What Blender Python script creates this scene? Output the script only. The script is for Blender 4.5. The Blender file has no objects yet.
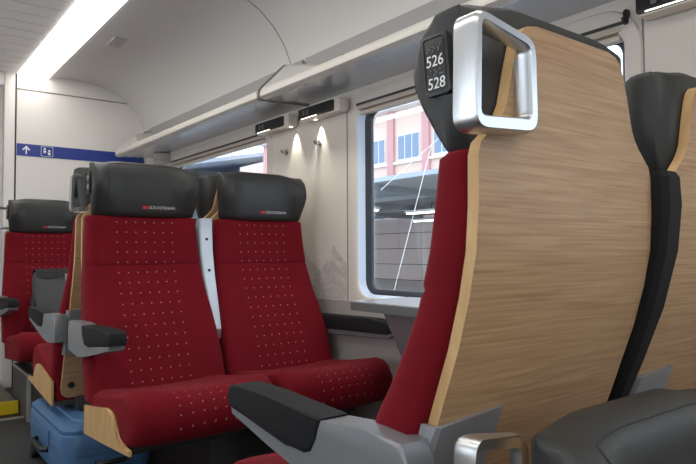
import bpy, bmesh, math, random
from mathutils import Vector, Matrix
random.seed(4)
sc = bpy.context.scene
C = sc.collection
# ------------------------------------------------------------------ camera
# train frame: +Y runs along the coach, +X towards the window wall, z = 0 raised floor
CAMZ = 0.92
FPX, TH, PITCH, ROLL = 620.0, math.radians(37.6), math.atan(20.5/620.0), math.radians(0.3)
F = Vector((math.sin(TH)*math.cos(PITCH), math.cos(TH)*math.cos(PITCH), math.sin(PITCH)))
R0 = Vector((math.cos(TH), -math.sin(TH), 0)); U0 = R0.cross(F)
Rv = R0*math.cos(ROLL) - U0*math.sin(ROLL); Uv = Rv.cross(F)
cam_d = bpy.data.cameras.new('camera'); cam = bpy.data.objects.new('camera', cam_d); C.objects.link(cam)
cam_d.sensor_width = 36.0; cam_d.lens = FPX*36.0/696.0; cam_d.clip_start = 0.02; cam_d.clip_end = 400
M4 = Matrix((Rv, Uv, -F)).transposed().to_4x4(); M4.translation = Vector((0, 0, CAMZ)); cam.matrix_world = M4
sc.camera = cam
# ------------------------------------------------------------------ world / exposure
w = bpy.data.worlds.new('sky'); sc.world = w; w.use_nodes = True
bg = w.node_tree.nodes['Background']; bg.inputs[0].default_value = (0.80, 0.89, 1.0, 1); bg.inputs[1].default_value = 3.2
sc.view_settings.view_transform = 'Standard'; sc.view_settings.look = 'None'; sc.view_settings.gamma = 1.0
sc.view_settings.use_curve_mapping = False
sc.view_settings.exposure = 0.17
STRIP = 6.0

# ------------------------------------------------------------------ materials
MATS = {}
def mat(name, col, rough=0.5, metal=0.0, var=0.0, vscale=8.0, bump=0.0, bscale=200.0, spec=None, sheen=0.0, stretch=None):
    m = bpy.data.materials.new(name); m.use_nodes = True; nt = m.node_tree; b = nt.nodes['Principled BSDF']
    b.inputs['Roughness'].default_value = rough; b.inputs['Metallic'].default_value = metal
    if spec is not None: b.inputs['Specular IOR Level'].default_value = spec
    if sheen: b.inputs['Sheen Weight'].default_value = sheen; b.inputs['Sheen Roughness'].default_value = 0.4
    tc = nt.nodes.new('ShaderNodeTexCoord'); src = tc.outputs['Object']
    if stretch:
        mp = nt.nodes.new('ShaderNodeMapping'); mp.inputs['Scale'].default_value = stretch
        nt.links.new(src, mp.inputs[0]); src = mp.outputs[0]
    if var:
        n = nt.nodes.new('ShaderNodeTexNoise'); n.inputs['Scale'].default_value = vscale; n.inputs['Detail'].default_value = 4
        nt.links.new(src, n.inputs['Vector'])
        r = nt.nodes.new('ShaderNodeMapRange'); r.inputs['To Min'].default_value = 1-var; r.inputs['To Max'].default_value = 1+var
        nt.links.new(n.outputs[0], r.inputs[0])
        mx = nt.nodes.new('ShaderNodeVectorMath'); mx.operation = 'SCALE'; mx.inputs[0].default_value = col[:3]
        nt.links.new(r.outputs[0], mx.inputs['Scale']); nt.links.new(mx.outputs[0], b.inputs['Base Color'])
    else:
        b.inputs['Base Color'].default_value = (*col[:3], 1)
    if bump:
        n2 = nt.nodes.new('ShaderNodeTexNoise'); n2.inputs['Scale'].default_value = bscale; n2.inputs['Detail'].default_value = 3
        nt.links.new(src, n2.inputs['Vector'])
        bp = nt.nodes.new('ShaderNodeBump'); bp.inputs['Strength'].default_value = bump; bp.inputs['Distance'].default_value = 0.002
        nt.links.new(n2.outputs[0], bp.inputs['Height']); nt.links.new(bp.outputs[0], b.inputs['Normal'])
    MATS[name] = m; return m
def fabric(name, axis):
    """red velour with a woven grid of pale dots; the second grid axis runs up the back or along the cushion"""
    m = mat(name, (0.138, 0.0030, 0.0085), 0.85, var=0.18, vscale=14, bump=0.25, bscale=900, spec=0.15, sheen=0.12)
    nt = m.node_tree; N = nt.nodes; L = nt.links; b = N['Principled BSDF']
    b.inputs['Sheen Tint'].default_value = (1.0, 0.2, 0.22, 1)
    base = b.inputs['Base Color'].links[0].from_socket
    tc = N.new('ShaderNodeTexCoord'); sp = N.new('ShaderNodeSeparateXYZ'); L.new(tc.outputs['Object'], sp.inputs[0])
    def mth(op, a, bb=None):
        n = N.new('ShaderNodeMath'); n.operation = op
        for i, v in enumerate((a, bb)):
            if v is None: continue
            if isinstance(v, (int, float)): n.inputs[i].default_value = v
            else: L.new(v, n.inputs[i])
        return n.outputs[0]
    def cell(o, s, off):
        return mth('ABSOLUTE', mth('SUBTRACT', mth('FRACT', mth('ADD', mth('DIVIDE', o, s), off)), 0.5))
    cx = cell(sp.outputs[0], 0.037, 10.5); cz = cell(sp.outputs[2] if axis == 2 else mth('SUBTRACT', sp.outputs[1], sp.outputs[2]), 0.039, 10.0)
    d = mth('MULTIPLY', mth('LESS_THAN', cx, 0.062), mth('LESS_THAN', cz, 0.062))
    d = mth('MULTIPLY', d, mth('LESS_THAN', mth('ABSOLUTE', sp.outputs[0]), 0.128))
    d = mth('MULTIPLY', d, 0.5)
    mx = N.new('ShaderNodeMix'); mx.data_type = 'RGBA'; L.new(d, mx.inputs[0]); L.new(base, mx.inputs[6]); mx.inputs[7].default_value = (0.62, 0.30, 0.27, 1)
    L.new(mx.outputs[2], b.inputs['Base Color'])
    return m
def oak(name, c1, c2, sc_=(1.2, 22.0, 22.0)):
    m = bpy.data.materials.new(name); m.use_nodes = True; nt = m.node_tree; N = nt.nodes; L = nt.links; b = N['Principled BSDF']
    b.inputs['Roughness'].default_value = 0.42; b.inputs['Specular IOR Level'].default_value = 0.35
    tc = N.new('ShaderNodeTexCoord'); mp = N.new('ShaderNodeMapping'); mp.inputs['Scale'].default_value = sc_; L.new(tc.outputs['Object'], mp.inputs[0])
    n1 = N.new('ShaderNodeTexNoise'); n1.inputs['Scale'].default_value = 3.2; n1.inputs['Detail'].default_value = 6; n1.inputs['Distortion'].default_value = 1.3
    n2 = N.new('ShaderNodeTexNoise'); n2.inputs['Scale'].default_value = 14; n2.inputs['Detail'].default_value = 5; n2.inputs['Distortion'].default_value = 0.2
    mp2 = N.new('ShaderNodeMapping'); mp2.inputs['Scale'].default_value = (sc_[0]*0.35, sc_[1], sc_[2]); L.new(tc.outputs['Object'], mp2.inputs[0])
    L.new(mp.outputs[0], n1.inputs['Vector']); L.new(mp2.outputs[0], n2.inputs['Vector'])
    ad = N.new('ShaderNodeMath'); ad.operation = 'MULTIPLY_ADD'; L.new(n2.outputs[0], ad.inputs[0]); ad.inputs[1].default_value = 0.8
    hf = N.new('ShaderNodeMath'); hf.operation = 'MULTIPLY'; hf.inputs[1].default_value = 0.5; L.new(n1.outputs[0], hf.inputs[0]); L.new(hf.outputs[0], ad.inputs[2])
    cr = N.new('ShaderNodeValToRGB'); cr.color_ramp.elements[0].position = 0.46; cr.color_ramp.elements[0].color = (*c1, 1)
    cr.color_ramp.elements[1].position = 0.82; cr.color_ramp.elements[1].color = (*c2, 1)
    L.new(ad.outputs[0], cr.inputs[0]); L.new(cr.outputs[0], b.inputs['Base Color'])
    bp = N.new('ShaderNodeBump'); bp.inputs['Strength'].default_value = 0.08; bp.inputs['Distance'].default_value = 0.001
    L.new(n2.outputs[0], bp.inputs['Height']); L.new(bp.outputs[0], b.inputs['Normal'])
    MATS[name] = m; return m
def emit(name, col, st):
    m = bpy.data.materials.new(name); m.use_nodes = True; b = m.node_tree.nodes['Principled BSDF']
    b.inputs['Base Color'].default_value = (*col, 1); b.inputs['Emission Color'].default_value = (*col, 1); b.inputs['Emission Strength'].default_value = st
    MATS[name] = m; return m
def glassmat(name, tint, gl):
    m = bpy.data.materials.new(name); m.use_nodes = True; nt = m.node_tree; nt.nodes.remove(nt.nodes['Principled BSDF'])
    t = nt.nodes.new('ShaderNodeBsdfTransparent'); t.inputs[0].default_value = (*tint, 1)
    g = nt.nodes.new('ShaderNodeBsdfGlossy'); g.inputs['Roughness'].default_value = 0.0
    mx = nt.nodes.new('ShaderNodeMixShader'); mx.inputs[0].default_value = gl
    nt.links.new(t.outputs[0], mx.inputs[1]); nt.links.new(g.outputs[0], mx.inputs[2])
    nt.links.new(mx.outputs[0], nt.nodes['Material Output'].inputs[0]); MATS[name] = m; return m
fabric('fabric_back', 2); fabric('fabric_seat', 1)
oak('oak', (0.35, 0.20, 0.098), (0.51, 0.33, 0.185))
oak('oak_edge', (0.44, 0.265, 0.11), (0.56, 0.36, 0.17), (4, 4, 1.0))
mat('leather', (0.032, 0.033, 0.032), 0.46, bump=0.18, bscale=420, var=0.08, spec=0.38)
mat('seam', (0.028, 0.029, 0.03), 0.6)
mat('armgrey', (0.185, 0.193, 0.205), 0.36, metal=0.25, var=0.03)
mat('foldgrey', (0.62, 0.70, 0.78), 0.4, var=0.03)
mat('pad', (0.010, 0.010, 0.011), 0.7, bump=0.1, bscale=500, spec=0.22)
mat('alu', (0.66, 0.68, 0.70), 0.33, metal=1.0, var=0.04, stretch=(40, 40, 2))
mat('plate_black', (0.012, 0.012, 0.013), 0.35)
mat('white_print', (0.80, 0.80, 0.78), 0.5)
mat('grey_print', (0.30, 0.30, 0.30), 0.5)
mat('red_print', (0.65, 0.02, 0.03), 0.5)
mat('logo_print', (0.55, 0.56, 0.57), 0.5)
mat('dark_metal', (0.035, 0.035, 0.037), 0.5, var=0.1)
mat('cream', (0.69, 0.635, 0.56), 0.45, var=0.02, vscale=2)
mat('endwall', (0.74, 0.71, 0.68), 0.42, var=0.015, vscale=2)
mat('dado', (0.36, 0.335, 0.31), 0.5, var=0.04)
mat('ceil', (0.60, 0.58, 0.555), 0.5, var=0.015, vscale=2)
mat('ceil_panel', (0.80, 0.77, 0.75), 0.5, bump=0.2, bscale=300)
mat('rack', (0.50, 0.48, 0.44), 0.42, metal=0.15, var=0.02)
mat('rack_under', (0.50, 0.52, 0.55), 0.25, metal=0.6, var=0.04, stretch=(1, 6, 1))
mat('rack_cap', (0.44, 0.43, 0.42), 0.5)
mat('rack_back', (0.29, 0.285, 0.28), 0.5)
mat('gap_dark', (0.05, 0.05, 0.05), 0.7)
mat('seam_grey', (0.20, 0.19, 0.185), 0.6)
mat('floor', (0.026, 0.026, 0.027), 0.6, var=0.25, vscale=60)
mat('step_tread', (0.10, 0.085, 0.065), 0.6, var=0.2, vscale=40)
mat('yellow', (0.62, 0.43, 0.01), 0.5, var=0.1)
mat('strip_metal', (0.45, 0.45, 0.45), 0.35, metal=0.7)
mat('podium', (0.06, 0.058, 0.055), 0.55, var=0.1)
mat('podium_edge', (0.22, 0.22, 0.22), 0.45)
mat('blue_sign', (0.020, 0.045, 0.26), 0.4)
mat('gasket', (0.02, 0.025, 0.035), 0.5)
mat('reveal', (0.60, 0.68, 0.80), 0.35)
mat('blind', (0.56, 0.50, 0.42), 0.6)
mat('blind_bar', (0.30, 0.25, 0.19), 0.5)
mat('table', (0.34, 0.345, 0.35), 0.25, var=0.03)
mat('table_edge', (0.10, 0.105, 0.10), 0.45)
mat('bin', (0.17, 0.145, 0.15), 0.5)
mat('chrome', (0.6, 0.6, 0.58), 0.2, metal=1)
mat('suitcase', (0.065, 0.15, 0.29), 0.55, var=0.08, bump=0.15, bscale=300)
mat('suit_trim', (0.06, 0.13, 0.25), 0.5)
mat('black_plastic', (0.010, 0.010, 0.011), 0.45)
mat('bag', (0.065, 0.065, 0.067), 0.8, var=0.15, bump=0.2, bscale=300)
mat('bag_dark', (0.012, 0.012, 0.013), 0.7)
mat('doorglass', (0.42, 0.43, 0.38), 0.2, var=0.1)
mat('facade', (0.70, 0.54, 0.47), 0.85, var=0.04)
mat('pilaster', (0.55, 0.30, 0.31), 0.85)
mat('white_paint', (0.80, 0.80, 0.80), 0.6)
mat('win_glass', (0.16, 0.24, 0.36), 0.15)
mat('canopy', (0.30, 0.315, 0.33), 0.7, var=0.2, vscale=1.5)
mat('canopy_roof', (0.33, 0.38, 0.45), 0.6, var=0.2, vscale=0.6)
mat('wallbrick', (0.66, 0.57, 0.54), 0.85, var=0.06, vscale=0.8)
mat('platform', (0.62, 0.62, 0.60), 0.8, var=0.08)
emit('strip', (1.0, 0.965, 0.90), STRIP)
emit('lamp_led', (1.0, 0.93, 0.8), 2.0)
emit('station_lamp', (1.0, 0.98, 0.95), 5.0)
glassmat('glass', (0.93, 0.95, 0.96), 0.08)
def decal_mat():
    m = mat('mountain', (0.45, 0.415, 0.385), 0.5); nt = m.node_tree; N = nt.nodes; L = nt.links; b = N['Principled BSDF']
    tc = N.new('ShaderNodeTexCoord'); mp = N.new('ShaderNodeMapping'); mp.inputs['Scale'].default_value = (1, 5, 10); mp.inputs['Rotation'].default_value = (0.5, 0, 0)
    n = N.new('ShaderNodeTexNoise'); n.inputs['Scale'].default_value = 2.0; n.inputs['Detail'].default_value = 6; n.inputs['Distortion'].default_value = 1.5
    L.new(tc.outputs['Object'], mp.inputs[0]); L.new(mp.outputs[0], n.inputs['Vector'])
    cr = N.new('ShaderNodeValToRGB'); e = cr.color_ramp.elements
    e[0].position = 0.42; e[0].color = (0.51, 0.465, 0.425, 1); e[1].position = 0.72; e[1].color = (0.66, 0.63, 0.59, 1)
    L.new(n.outputs[0], cr.inputs[0]); L.new(cr.outputs[0], b.inputs['Base Color'])
decal_mat()

# ------------------------------------------------------------------ mesh helpers
def finish(name, me, mats, parent=None, smooth=35):
    for mm in ([mats] if isinstance(mats, str) else mats): me.materials.append(MATS[mm])
    if smooth is not None:
        me.polygons.foreach_set('use_smooth', [True]*len(me.polygons)); me.set_sharp_from_angle(angle=math.radians(smooth))
    me.update()
    o = bpy.data.objects.new(name, me); C.objects.link(o)
    if parent: o.parent = parent
    return o
def from_bm(name, bm, mats, parent=None, smooth=35):
    bmesh.ops.recalc_face_normals(bm, faces=bm.faces)
    me = bpy.data.meshes.new(name); bm.to_mesh(me); bm.free()
    return finish(name, me, mats, parent, smooth)
def pyd(name, V, Fc, mats, parent=None, smooth=35, mi=None):
    bm = bmesh.new(); vs = [bm.verts.new(v) for v in V]
    for i, f in enumerate(Fc):
        fc = bm.faces.new([vs[k] for k in f])
        if mi: fc.material_index = mi[i]
    return from_bm(name, bm, mats, parent, smooth)
def loft(name, rings, mats, parent=None, caps=True, smooth=45, closed=True):
    n = len(rings[0]); V = [p for r in rings for p in r]; Fc = []
    for i in range(len(rings)-1):
        for j in range(n if closed else n-1):
            k = (j+1) % n; Fc.append((i*n+j, i*n+k, (i+1)*n+k, (i+1)*n+j))
    if caps: Fc.append(tuple(range(n))); Fc.append(tuple((len(rings)-1)*n+j for j in range(n)))
    return pyd(name, V, Fc, mats, parent, smooth)
def add_box(bm, x0, x1, y0, y1, z0, z1):
    v = [bm.verts.new((x, y, z)) for x in (x0, x1) for y in (y0, y1) for z in (z0, z1)]
    for f in ((0,1,3,2),(4,6,7,5),(0,4,5,1),(2,3,7,6),(0,2,6,4),(1,5,7,3)): bm.faces.new([v[i] for i in f])
def box(name, x0, x1, y0, y1, z0, z1, mats, parent=None, bev=0.0, seg=2):
    bm = bmesh.new(); add_box(bm, x0, x1, y0, y1, z0, z1)
    if bev: bmesh.ops.bevel(bm, geom=list(bm.edges), offset=bev, segments=seg, profile=0.7, affect='EDGES')
    return from_bm(name, bm, mats, parent)
def prism(name, pts, axis, a, b, mats, parent=None, bev=0.0, seg=2):
    """polygon pts in the two axes other than `axis`, extruded from a to b"""
    def P(p, h): return {'x': (h, p[0], p[1]), 'y': (p[0], h, p[1]), 'z': (p[0], p[1], h)}[axis]
    bm = bmesh.new(); n = len(pts)
    A = [bm.verts.new(P(p, a)) for p in pts]; B = [bm.verts.new(P(p, b)) for p in pts]
    fa = bm.faces.new(A); fb = bm.faces.new(B)
    for i in range(n): bm.faces.new((A[i], A[(i+1) % n], B[(i+1) % n], B[i]))
    if bev:
        bmesh.ops.bevel(bm, geom=list(set(fa.edges) | set(fb.edges)), offset=bev, segments=seg, profile=0.7, affect='EDGES')
    return from_bm(name, bm, mats, parent)
def tube(name, pts, r, mats, parent=None, seg=8, closed=False):
    pts = [Vector(p) for p in pts]; rings = []; n = len(pts); nrm = None
    for i, p in enumerate(pts):
        a = pts[(i-1) % n] if (closed or i) else p; b = pts[(i+1) % n] if (closed or i < n-1) else p
        t = (b-a).normalized()
        if nrm is None: nrm = t.orthogonal().normalized()
        nrm = (nrm - t*nrm.dot(t)).normalized(); bi = t.cross(nrm)
        rings.append([p + (nrm*math.cos(q)+bi*math.sin(q))*r for q in [2*math.pi*k/seg for k in range(seg)]])
    if closed: rings.append(rings[0])
    return loft(name, rings, mats, parent, caps=not closed)
def rrect(a0, a1, b0, b1, r, n=6):
    out = []
    for cx, cy, st in ((a1-r, b1-r, 0), (a0+r, b1-r, 1), (a0+r, b0+r, 2), (a1-r, b0+r, 3)):
        for k in range(n+1):
            t = (st + k/n)*math.pi/2; out.append((cx+r*math.cos(t), cy+r*math.sin(t)))
    return out
def rpoly(pts, r, n=5):
    """round the corners of a convex polygon"""
    out = []; m = len(pts)
    for i in range(m):
        p = Vector(pts[i]); a = (Vector(pts[i-1])-p).normalized(); b = (Vector(pts[(i+1) % m])-p).normalized()
        p0 = p+a*r; p1 = p+b*r
        for k in range(n+1):
            t = k/n; q = p0*(1-t)**2 + p*2*t*(1-t) + p1*t*t; out.append((q.x, q.y))
    return out
def disc(name, c, axis, r, th, mats, parent=None, n=16):
    pts = [(c[0]+r*math.cos(2*math.pi*k/n), c[1]+r*math.sin(2*math.pi*k/n)) for k in range(n)]
    return prism(name, pts, axis, th[0], th[1], mats, parent)
def interp(tab, z):
    if z <= tab[0][0]: return tab[0][1]
    for (a, va), (b, vb) in zip(tab, tab[1:]):
        if z <= b: t = (z-a)/(b-a); return va+(vb-va)*t
    return tab[-1][1]
def sstep(a, b, x):
    t = min(1, max(0, (x-a)/(b-a))); return t*t*(3-2*t)
def text_mesh(name, body, size, M, m, parent, align='CENTER', ext=0.0004, bold=0.0):
    cu = bpy.data.curves.new(name, 'FONT'); cu.body = body; cu.size = size; cu.align_x = align; cu.align_y = 'CENTER'; cu.extrude = ext; cu.offset = bold
    cu.resolution_u = 3
    to = bpy.data.objects.new('tmp', cu); C.objects.link(to)
    bpy.context.view_layer.update()
    me = bpy.data.meshes.new_from_object(to.evaluated_get(bpy.context.evaluated_depsgraph_get()))
    bpy.data.objects.remove(to); me.transform(M); me.name = name
    return finish(name, me, m, parent, None)
def thing(name, label, cat, loc=(0, 0, 0), rz=0.0, group=None):
    o = bpy.data.objects.new(name, None); C.objects.link(o); o.location = loc; o.rotation_euler = (0, 0, rz)
    o.empty_display_size = 0.1
    return tag(o, label, cat, group)
def tag(o, label, cat, group=None):
    o['label'] = label; o['category'] = cat
    if group: o['group'] = group
    return o
def struct(o, label=None, cat=None):
    o['kind'] = 'structure'
    if label: o['label'] = label
    if cat: o['category'] = cat
    return o

# ================================================================== SETTING
XW = 1.72            # face of the window wall
XL = -1.08           # opposite wall
YE = 4.85            # end wall
YN = -2.2            # behind the camera
LOW = -0.552         # lower floor level behind seat 526
WZ0, WZ1 = 0.728, 1.575
WINS = [(0.918, 2.15), (2.955, 4.31), (-1.2, 0.02)]
def wall_with_holes(name, x, th, y0, y1, z0, z1, holes, m):
    bm = bmesh.new(); loops = [[(y0, z0), (y1, z0), (y1, z1), (y0, z1)]] + [rrect(*h, 0.07) for h in holes]
    ed = []
    for lp in loops:
        vs = [bm.verts.new((x, p[0], p[1])) for p in lp]
        ed += [bm.edges.new((vs[i], vs[(i+1) % len(vs)])) for i in range(len(vs))]
    g = bmesh.ops.triangle_fill(bm, use_beauty=True, use_dissolve=False, edges=ed, normal=(1, 0, 0))
    fs = [f for f in bm.faces]
    ex = bmesh.ops.extrude_face_region(bm, geom=fs)
    bmesh.ops.translate(bm, verts=[v for v in ex['geom'] if isinstance(v, bmesh.types.BMVert)], vec=(th, 0, 0))
    return from_bm(name, bm, m, None, 30)
wr = struct(wall_with_holes('wall_right', XW, 0.09, YN, YE+0.1, 0.70, 2.25, [(a-0.004, b+0.004, WZ0-0.004, WZ1+0.004) for a, b in WINS], 'cream'),
            'cream panelled window wall of the coach', 'wall')
wl = struct(wall_with_holes('wall_left', XL-0.09, 0.09, YN, YE+0.1, LOW, 2.25, [(a, b, WZ0, WZ1) for a, b in ((-1.6, -0.3), (0.3, 1.6), (2.3, 3.6))], 'cream'),
            'cream window wall across the aisle', 'wall')
# lower grey part of the window wall
box('lower_panel', XW-0.006, XW+0.09, YN, YE, LOW, 0.699, 'dado', wr)
# joints of the wall panels
for y in (2.235, 2.93, 0.862):
    box('panel_joint', XW-0.002, XW+0.004, y-0.0025, y+0.0025, 0.70, 1.63, 'seam_grey', wr)
for y in (1.86, 2.5):
    box('panel_joint', XW-0.008, XW+0.002, y-0.002, y+0.002, 0.0, 0.699, 'gap_dark', wr)
# mountain print on the pillar between the windows
ridge = [(2.80, 0.0), (2.77, 0.11), (2.72, 0.14), (2.68, 0.20), (2.655, 0.222), (2.63, 0.21), (2.60, 0.225), (2.565, 0.18), (2.53, 0.155), (2.50, 0.145),
         (2.47, 0.125), (2.44, 0.115), (2.41, 0.155), (2.385, 0.165), (2.36, 0.205), (2.34, 0.225), (2.32, 0.20), (2.295, 0.19), (2.27, 0.165), (2.245, 0.15), (2.245, 0.0)]
prism('mountain_print', [(y, 0.704+h*1.12) for y, h in ridge], 'x', XW-0.0012, XW+0.001, 'mountain', wr)
# floor
fl = struct(box('floor', XL, XW+0.05, 0.53, YE+0.1, -0.08, 0.0, 'floor'), 'dark speckled coach floor', 'floor')
struct(box('floor_lower', XL-0.05, XW+0.05, YN, 0.50, LOW-0.06, LOW, 'floor'), 'dark lower floor beside the sunken seats', 'floor')
struct(box('trim_riser', XL, XW, 0.50, 0.53, LOW-0.06, 0.0, 'podium'), 'dark riser between the lower and the raised floor', 'riser')
stp = struct(box('floor_step', XL, 0.69, 4.04, YE, 0.0, 0.065, 'step_tread'), 'low step with yellow edge before the end door', 'step')
box('nosing', XL, 0.69, 4.02, 4.05, 0.004, 0.075, 'yellow', stp, 0.004)
box('threshold_strip', XL, 1.0, 3.90, 3.935, 0.0, 0.006, 'strip_metal', fl)
# end wall
ew = struct(box('wall_end', 0.80, XW+0.05, YE, YE+0.08, -0.02, 2.26, 'endwall'), 'pale end wall panel with blue sign band', 'wall')
box('panel_joint', 0.80, XW, YE-0.003, YE+0.002, 2.083, 2.091, 'seam_grey', ew)
box('panel_joint', 0.788, 0.80, YE+0.01, YE+0.06, 0.0, 2.24, 'gap_dark', ew)
co = struct(box('trim_1', 0.722, 0.788, YE-0.01, YE+0.08, 0.0, 2.24, 'endwall', None, 0.006), 'white door post beside the end wall', 'door post')
dr = bpy.data.objects.new('door_1', None); C.objects.link(dr); dr.location = (0.3, YE+0.04, 0.065); struct(dr, 'end door with large greenish glass panel', 'door')
def rel(o, par):
    o.location = -Vector(par.location); return o
rel(box('door_leaf', -0.13, 0.72, YE+0.045, YE+0.075, -0.02, 2.12, 'endwall', dr), dr)
rel(box('pane', -0.05, 0.695, YE+0.03, YE+0.047, 0.25, 2.06, 'doorglass', dr, 0.004), dr)
struct(box('trim_2', -0.16, 0.722, YE, YE+0.08, 2.10, 2.24, 'endwall'), 'white panel over the end door', 'panel')
struct(box('wall_end_far', XL, -0.13, YE, YE+0.08, 0.0, 2.26, 'endwall'), 'end wall panel on the other side of the door', 'wall')
struct(box('wall_back', XL-0.05, XW+0.05, YN-0.06, YN, LOW, 2.26, 'endwall'), 'rear end wall of the coach', 'wall')
# sign band with arrow and toilet pictogram
sg = tag(box('sign_band', 0.802, XW-0.02, YE-0.004, YE, 1.615, 1.70, 'blue_sign'), 'blue sign band with white arrow and toilet pictogram on end wall', 'sign')
prism('arrow', [(0.858, 1.628), (0.866, 1.628), (0.866, 1.668), (0.880, 1.654), (0.888, 1.660), (0.862, 1.688), (0.836, 1.660), (0.844, 1.654), (0.858, 1.668)], 'y', YE-0.0055, YE-0.004, 'white_print', sg)
pf = loft('picture_frame', [[(x, y, z) for (x, z) in rrect(0.957+d, 1.037-d, 1.622+d, 1.694-d, 0.006)] for y, d in ((YE-0.004, 0), (YE-0.0055, 0), (YE-0.0055, 0.0025), (YE-0.004, 0.0025))], 'white_print', sg, caps=False)
for cx, cz in ((0.982, 1.668), (1.012, 1.655)):
    disc('pictogram', (cx, cz+0.008), 'y', 0.008, (YE-0.0055, YE-0.004), 'white_print', sg)
    prism('pictogram', [(cx-0.010, cz-0.003), (cx+0.010, cz-0.003), (cx+0.007, cz-0.022), (cx-0.007, cz-0.022)], 'y', YE-0.0055, YE-0.004, 'white_print', sg)
# ceiling: arched side panels, two light bands and transverse middle panels
ARCH = [(0.998, 2.192), (1.12, 2.208), (1.30, 2.203), (1.42, 2.178), (1.52, 2.128), (1.60, 2.06), (1.66, 1.98), (1.695, 1.90), (1.70, 1.875)]
def arch(name, mirror):
    P = [((0.64-x) if mirror else x, z) for x, z in ARCH]; Q = [(((0.64-x) if mirror else x)+(-0.012 if mirror else 0.012), z+0.03) for x, z in ARCH]
    ring = P + Q[::-1]
    return loft(name, [[(x, y, z) for x, z in ring] for y in (YN, YE)], 'ceil', None, smooth=40)
ca = struct(arch('ceiling', False), 'smooth arched grey ceiling panel above the luggage rack', 'ceiling')
struct(arch('ceiling_far', True), 'arched ceiling panel across the aisle', 'ceiling')
pts = [(x-0.0006, 2.68, z-0.0006) for x, z in ARCH]
tube('lower_edge', [(1.700, YN+0.01, 1.873), (1.700, YE-0.01, 1.873)], 0.004, 'seam_grey', ca, 6)
tube('panel_joint', pts, 0.0022, 'seam_grey', ca, 6)
box('speaker_grille', 1.125, 1.20, 3.72, 3.89, 2.198, 2.2085, 'rack_cap', ca, 0.003)
cm = struct(box('ceiling_middle', -0.16, 0.80, YN, YE, 2.205, 2.235, 'gap_dark'), 'middle ceiling of perforated transverse panels', 'ceiling')
proto = None; PW = 0.14; n = int((YE-0.0)/PW)
for k in range(n+12):
    yc = YE-PW*(k+0.5)
    if yc < YN+0.1: break
    if proto is None:
        proto = box('ceiling_panel', -0.16, 0.80, -PW/2+0.004, PW/2-0.004, 2.19, 2.206, 'ceil_panel', cm); o = proto
    else:
        o = proto.copy(); C.objects.link(o)
    o.location = (0, yc, 0)
def light_band(x0, x1, label):
    t = thing('ceiling_light', label, 'light', ((x0+x1)/2, (YN+YE)/2, 2.19))
    o = box('housing', x0, x1, YN, YE, 2.196, 2.235, 'white_paint', t); rel(o, t)
    o = box('diffuser', x0+0.004, x1-0.004, YN+0.02, YE-0.01, 2.182, 2.197, 'strip', t); rel(o, t)
light_band(0.80, 0.998, 'bright continuous ceiling light band above the red seats')
light_band(-0.358, -0.16, 'second bright ceiling light band across the aisle')
# ------------------------------------------------------------------ windows
def window(i, y0, y1):
    t = bpy.data.objects.new('window_%d' % i, None); C.objects.link(t); t.location = (XW, (y0+y1)/2, WZ0)
    struct(t, ['large coach window over the small table', 'coach window behind the facing seats', 'coach window beside the lower seats'][i-1], 'window')
    def ring(name, stages, m):
        o = loft(name, [[(x, a, b) for a, b in rrect(y0-d, y1+d, WZ0-d, WZ1+d, max(0.02, 0.07+d))] for x, d in stages], m, t, caps=False); rel(o, t)
    ring('frame', [(XW+0.004, 0.060), (XW-0.008, 0.052), (XW-0.010, 0.012), (XW-0.004, 0.003), (XW+0.01, 0.0)], 'cream')
    ring('reveal', [(XW-0.004, 0.003), (XW+0.01, -0.001), (XW+0.030, -0.008)], 'reveal')
    ring('gasket', [(XW+0.029, -0.007), (XW+0.031, -0.014), (XW+0.045, -0.030), (XW+0.060, -0.030)], 'gasket')
    o = box('pane', XW+0.048, XW+0.056, y0+0.02, y1-0.02, WZ0+0.02, WZ1-0.02, 'glass', t); rel(o, t)
    # rolled blind in its cassette
    o = box('blind_slot', XW-0.012, XW+0.02, y0-0.004, y1+0.004, WZ1-0.001, WZ1+0.009, 'gap_dark', t); rel(o, t)
    o = box('blind_cassette', XW-0.012, XW+0.04, y0+0.002, y1-0.002, WZ1-0.020, WZ1-0.001, 'blind', t, 0.004); rel(o, t)
    o = box('blind', XW+0.008, XW+0.016, y0+0.012, y1-0.012, WZ1-0.028, WZ1-0.018, 'blind_bar', t); rel(o, t)
    o = box('blind_bar', XW-0.004, XW+0.024, y0+0.012, y1-0.012, WZ1-0.042, WZ1-0.027, 'blind', t, 0.004); rel(o, t)
for i, (a, b) in enumerate(WINS): window(i+1, a, b)
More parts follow.
